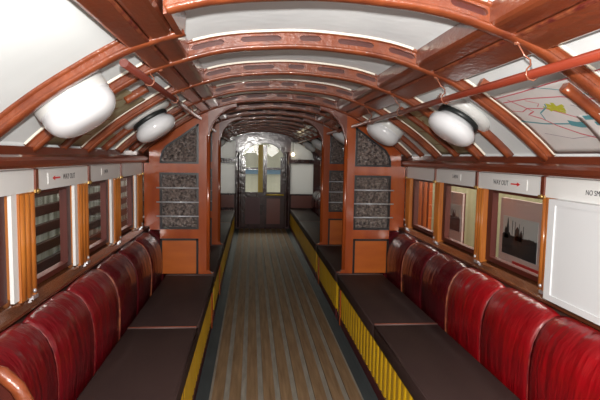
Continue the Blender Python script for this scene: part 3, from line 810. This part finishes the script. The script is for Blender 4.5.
notice(-1, 2.445, 1.303, .36, .048, 'white WAY OUT notice with red arrow on the left header board', [('t','WAY OUT',.070,.037,.92),('a',-1,-.09,.09)])
notice(1, 3.13, 1.306, .17, .040, 'small white numbered plate on the right header board beside the WAY OUT notice', [('t','3-4974',0,.032,.95)])
notice(-1, 3.13, 1.306, .17, .040, 'small white numbered plate on the left header board beside the WAY OUT notice', [('t','34974',0,.032,.95)])
notice(1, 1.765, 1.297, .27, .034, 'NO SMOKING notice above the white boarded window at the right edge', [('t','NO SMOKING',0,.029,.92)])

# ------------------------------------------------------------------ maps on the coved ceiling
def sheet(s, y0, y1, xa, xb, label, paper, strokes, curl=None, off=.007):
    """u runs along y (0 at y1 ... 1 at y0 for the right side), v runs from the top (xa) down to xb"""
    bm = bmesh.new()
    def pt(u, v, k=0.0):
        y = y1+(y0-y1)*u; x = xa+(xb-xa)*v
        n = dep(x)-off-k
        if curl: n -= curl(u, v)
        q = rp(s*x, n); return (q[0], y, q[1])
    nu, nv = 22, 14
    G = [[bm.verts.new(pt(i/nu,j/nv)) for j in range(nv+1)] for i in range(nu+1)]
    H = [[bm.verts.new(pt(i/nu,j/nv,-.0012)) for j in range(nv+1)] for i in range(nu+1)]
    for i in range(nu):
        for j in range(nv):
            f = bm.faces.new((G[i][j],G[i+1][j],G[i+1][j+1],G[i][j+1])); f.smooth = True
            f = bm.faces.new((H[i][j],H[i][j+1],H[i+1][j+1],H[i+1][j])); f.smooth = True
    for i in range(nu):
        for j in (0,nv): bm.faces.new((G[i][j],G[i+1][j],H[i+1][j],H[i][j]))
    for j in range(nv):
        for i in (0,nu): bm.faces.new((G[i][j],G[i][j+1],H[i][j+1],H[i][j]))
    for (mi, w, pts) in strokes:
        fine = []
        for (a,b),(c,d) in zip(pts,pts[1:]):
            m = max(1,int(math.hypot(c-a,d-b)/.04))
            for t in range(m): fine.append((a+(c-a)*t/m, b+(d-b)*t/m))
        fine.append(pts[-1]); asp = (y1-y0)/((xb-xa)*1.25)
        prev = None
        for i,(a,b) in enumerate(fine):
            p, q = fine[max(i-1,0)], fine[min(i+1,len(fine)-1)]
            tx, ty = (q[0]-p[0])*asp, q[1]-p[1]; l = math.hypot(tx,ty) or 1
            nx, ny = -ty/l*w/asp, tx/l*w
            A = bm.verts.new(pt(a+nx,b+ny,.0009)); B = bm.verts.new(pt(a-nx,b-ny,.0009))
            if prev: bm.faces.new((prev[0],A,B,prev[1])).material_index = mi
            prev = (A,B)
    o = link('wall_map', bm, paper)
    tag(o, label, 'map'); return o
MP = ['paper','mapred','mapteal','mapyellow','mapgrey']
st1 = [(1,.008,[(0,.06),(.3,.05),(.6,.02),(1,.0)]),
 (1,.009,[(.12,.12),(.16,.22),(.22,.36),(.14,.40),(.22,.48),(.28,.60),(.40,.74),(.62,.90),(.8,.97)]),
 (1,.008,[(.05,.15),(.3,.16),(.55,.22),(.75,.33),(.9,.42),(1,.6)]),
 (1,.007,[(.2,.30),(.35,.35),(.5,.52),(.72,.62),(.98,.70)]),
 (2,.010,[(.0,.48),(.2,.56),(.42,.60)]), (2,.008,[(.24,.50),(.26,.40),(.36,.33),(.38,.28)]),
 (2,.040,[(.40,.58),(.46,.62),(.53,.63)]), (2,.018,[(.50,.56),(.60,.66)]),(2,.013,[(.52,.68),(.60,.74)]),(2,.013,[(.50,.73),(.58,.80)]),
 (2,.016,[(.58,.68),(.70,.74),(.85,.71),(1,.62)]),
 (2,.006,[(.45,.02),(.56,.10),(.66,.18),(.74,.26),(.78,.12),(.88,.18),(.94,.12)]),
 (3,.032,[(.38,.30),(.48,.40)]),(3,.024,[(.44,.28),(.42,.42)]),(3,.018,[(.36,.38),(.50,.34)]),(3,.016,[(.34,.32),(.46,.44)]),
 (4,.004,[(.55,.35),(.65,.45),(.6,.5),(.72,.52),(.85,.5)]),(4,.004,[(.1,.7),(.3,.8),(.5,.78),(.7,.88)]),(4,.004,[(.6,.3),(.8,.4),(.85,.56)]),
 (1,.006,[(.03,.3),(.12,.34),(.2,.3)]),(1,.005,[(.26,.18),(.34,.26),(.3,.3)])]
sheet(1, 1.38, 2.10, .78, 1.085, 'street map with teal river and yellow-green park, pasted on the right ceiling near the camera', MP, st1)
sheet(1, 1.12, 1.70, .92, 1.096, 'white folded map sheet with a pink line curling over the right cornice', MP, [(1,.02,[(0,.72),(1,.70)]),(2,.05,[(.05,.05),(.5,.12)]),(2,.04,[(.1,.2),(.5,.25)])], curl=lambda u,v: .012+.022*v*v*(1-u)**2, off=.014)
st2 = [(1,.02,[(.2,.1),(.3,.2),(.35,.12)]),(1,.02,[(.3,.3),(.5,.36),(.6,.3)]),(1,.012,[(.1,.5),(.3,.55),(.5,.7),(.8,.72)]),(1,.014,[(.5,.15),(.6,.22),(.8,.2)]),(1,.01,[(.1,.8),(.9,.85)])]
sheet(-1, 2.19, 2.76, .76, 1.085, 'old greenish-cream map pasted on the left ceiling behind the big lamp', ['oldpaper','mapbrown'], st2)
sheet(1, 2.86, 3.42, .72, 1.085, 'old greenish-cream map pasted on the right ceiling behind the nearest gasketed lamp', ['oldpaper','mapbrown'], st2)
sheet(-1, 2.88, 3.10, 1.00, 1.088, 'small strip of cream paper low on the left ceiling under the second lamp', ['oldpaper','mapbrown'], [(1,.02,[(.1,.4),(.9,.5)])])

# ------------------------------------------------------------------ what stands outside the windows
# left: dark slatted fence over a pale hoarding
root = empty('slatted_fence', (-1.62,4.5,0)); kids = []
bm = bmesh.new()
for k in range(9):
    z = .34 + k*.118
    if z > 1.25: break
    box(bm, -1.56,-1.53, 1.2, 9.6, z-.030, z+.030)
kids.append(link('slats', bm, 'darkslat', root))
for y in (1.9,3.75,4.6,6.0,7.4,8.8): kids.append(link('fence_post', boxes((-1.53,-1.49,y-.03,y+.03,0,1.4)), 'darkslat', root))
kids.append(link('backing', boxes((-1.72,-1.70,1.2,9.6,0,1.10)), 'dado', root))
kids.append(link('upper_backing', boxes((-1.72,-1.70,1.2,9.6,1.10,1.8)), 'olive', root))
settle(root, *kids); tag(root, 'dark timber slatted fence outside the left windows', 'fence')
# right: display boards
tag(link('hoarding', boxes((1.62,1.66,1.4,9.6,.0,1.9)), 'cream'), 'cream vertically striped hoarding outside the right windows', 'hoarding')
def photo_board(y0, y1, z0, z1, label, dark='photo', strip=True, extra=None):
    root = empty('display_board', (1.27,(y0+y1)/2,z0)); X = 1.265; kids = []
    kids.append(link('mount', boxes((X,X+.012,y0,y1,z0,z1)), 'pinkboard', root))
    kids.append(link('stand', boxes((X+.012,X+.03,y0+.02,y0+.05,0,z1),(X+.012,X+.03,y1-.05,y1-.02,0,z1)), 'frame', root))
    a, b = y0+(y1-y0)*.08, y1-(y1-y0)*.10; c, d = z0+(z1-z0)*.30, z1-(z1-z0)*.22
    bm = bmesh.new(); box(bm, X-.003, X-.0005, a, b, c, d, 0); ph = link('photograph', bm, 'photosky', root); kids.append(ph)
    # dark quayside with masts and rigging along the lower part of the print
    bm = bmesh.new(); zz = c+(d-c)*.42
    box(bm, X-.005, X-.0032, a+.002, b-.002, c+.002, zz)
    rnd = random.Random(int(y0*100)); w = b-a; H = d-zz
    def spire(yc, hw, h0, h1):   # block with a pointed roof
        vs = [(yc-hw,zz-.002),(yc+hw,zz-.002),(yc+hw,zz+h0),(yc,zz+h1),(yc-hw,zz+h0)]
        A = [bm.verts.new((X-.0049,p,q)) for p,q in vs]; B = [bm.verts.new((X-.0033,p,q)) for p,q in vs]
        bm.faces.new(A); bm.faces.new(B[::-1])
        for k in range(5): bm.faces.new((A[k],A[(k+1)%5],B[(k+1)%5],B[k]))
    for i in range(12): spire(a+w*(.05+.9*i/11), w*.045, H*(.08+.14*rnd.random()), H*(.14+.16*rnd.random()))
    spire(a+w*.84, w*.035, H*.45, H*.95); spire(a+w*.90, w*.03, H*.35, H*.55); spire(a+w*.55, w*.06, H*.45, H*.62); spire(a+w*.44, w*.04, H*.3, H*.5)
    for q in (.62,.50,.38,.70): box(bm, X-.0048, X-.0033, a+w*q-.0015, a+w*q+.0015, zz, zz+H*(.6+.25*rnd.random()))
    kids.append(link('dark_image', bm, dark, root))
    if strip: kids.append(link('caption_strip', boxes((X-.003,X-.0005,y0+.01,y0+(y1-y0)*.62,z0+(z1-z0)*.06,z0+(z1-z0)*.24)), 'redstrip', root))
    settle(root, *kids); tag(root, label, 'display board')
photo_board(2.40, 2.84, .74, 1.20, 'board with a dark photograph of ships and a red strip outside the nearest right window')
photo_board(3.38, 3.66, .78, 1.18, 'narrow board with a dark red-brown picture outside the second right window', 'frame', False)
bm = bmesh.new()
for k in range(9):
    y = 4.15+k*.13; box(bm, 1.30,1.33, y, y+.05, 0, 1.3)
tag(link('timber_screen', bm, 'orange'), 'upright timber slats standing outside the third right window', 'screen')
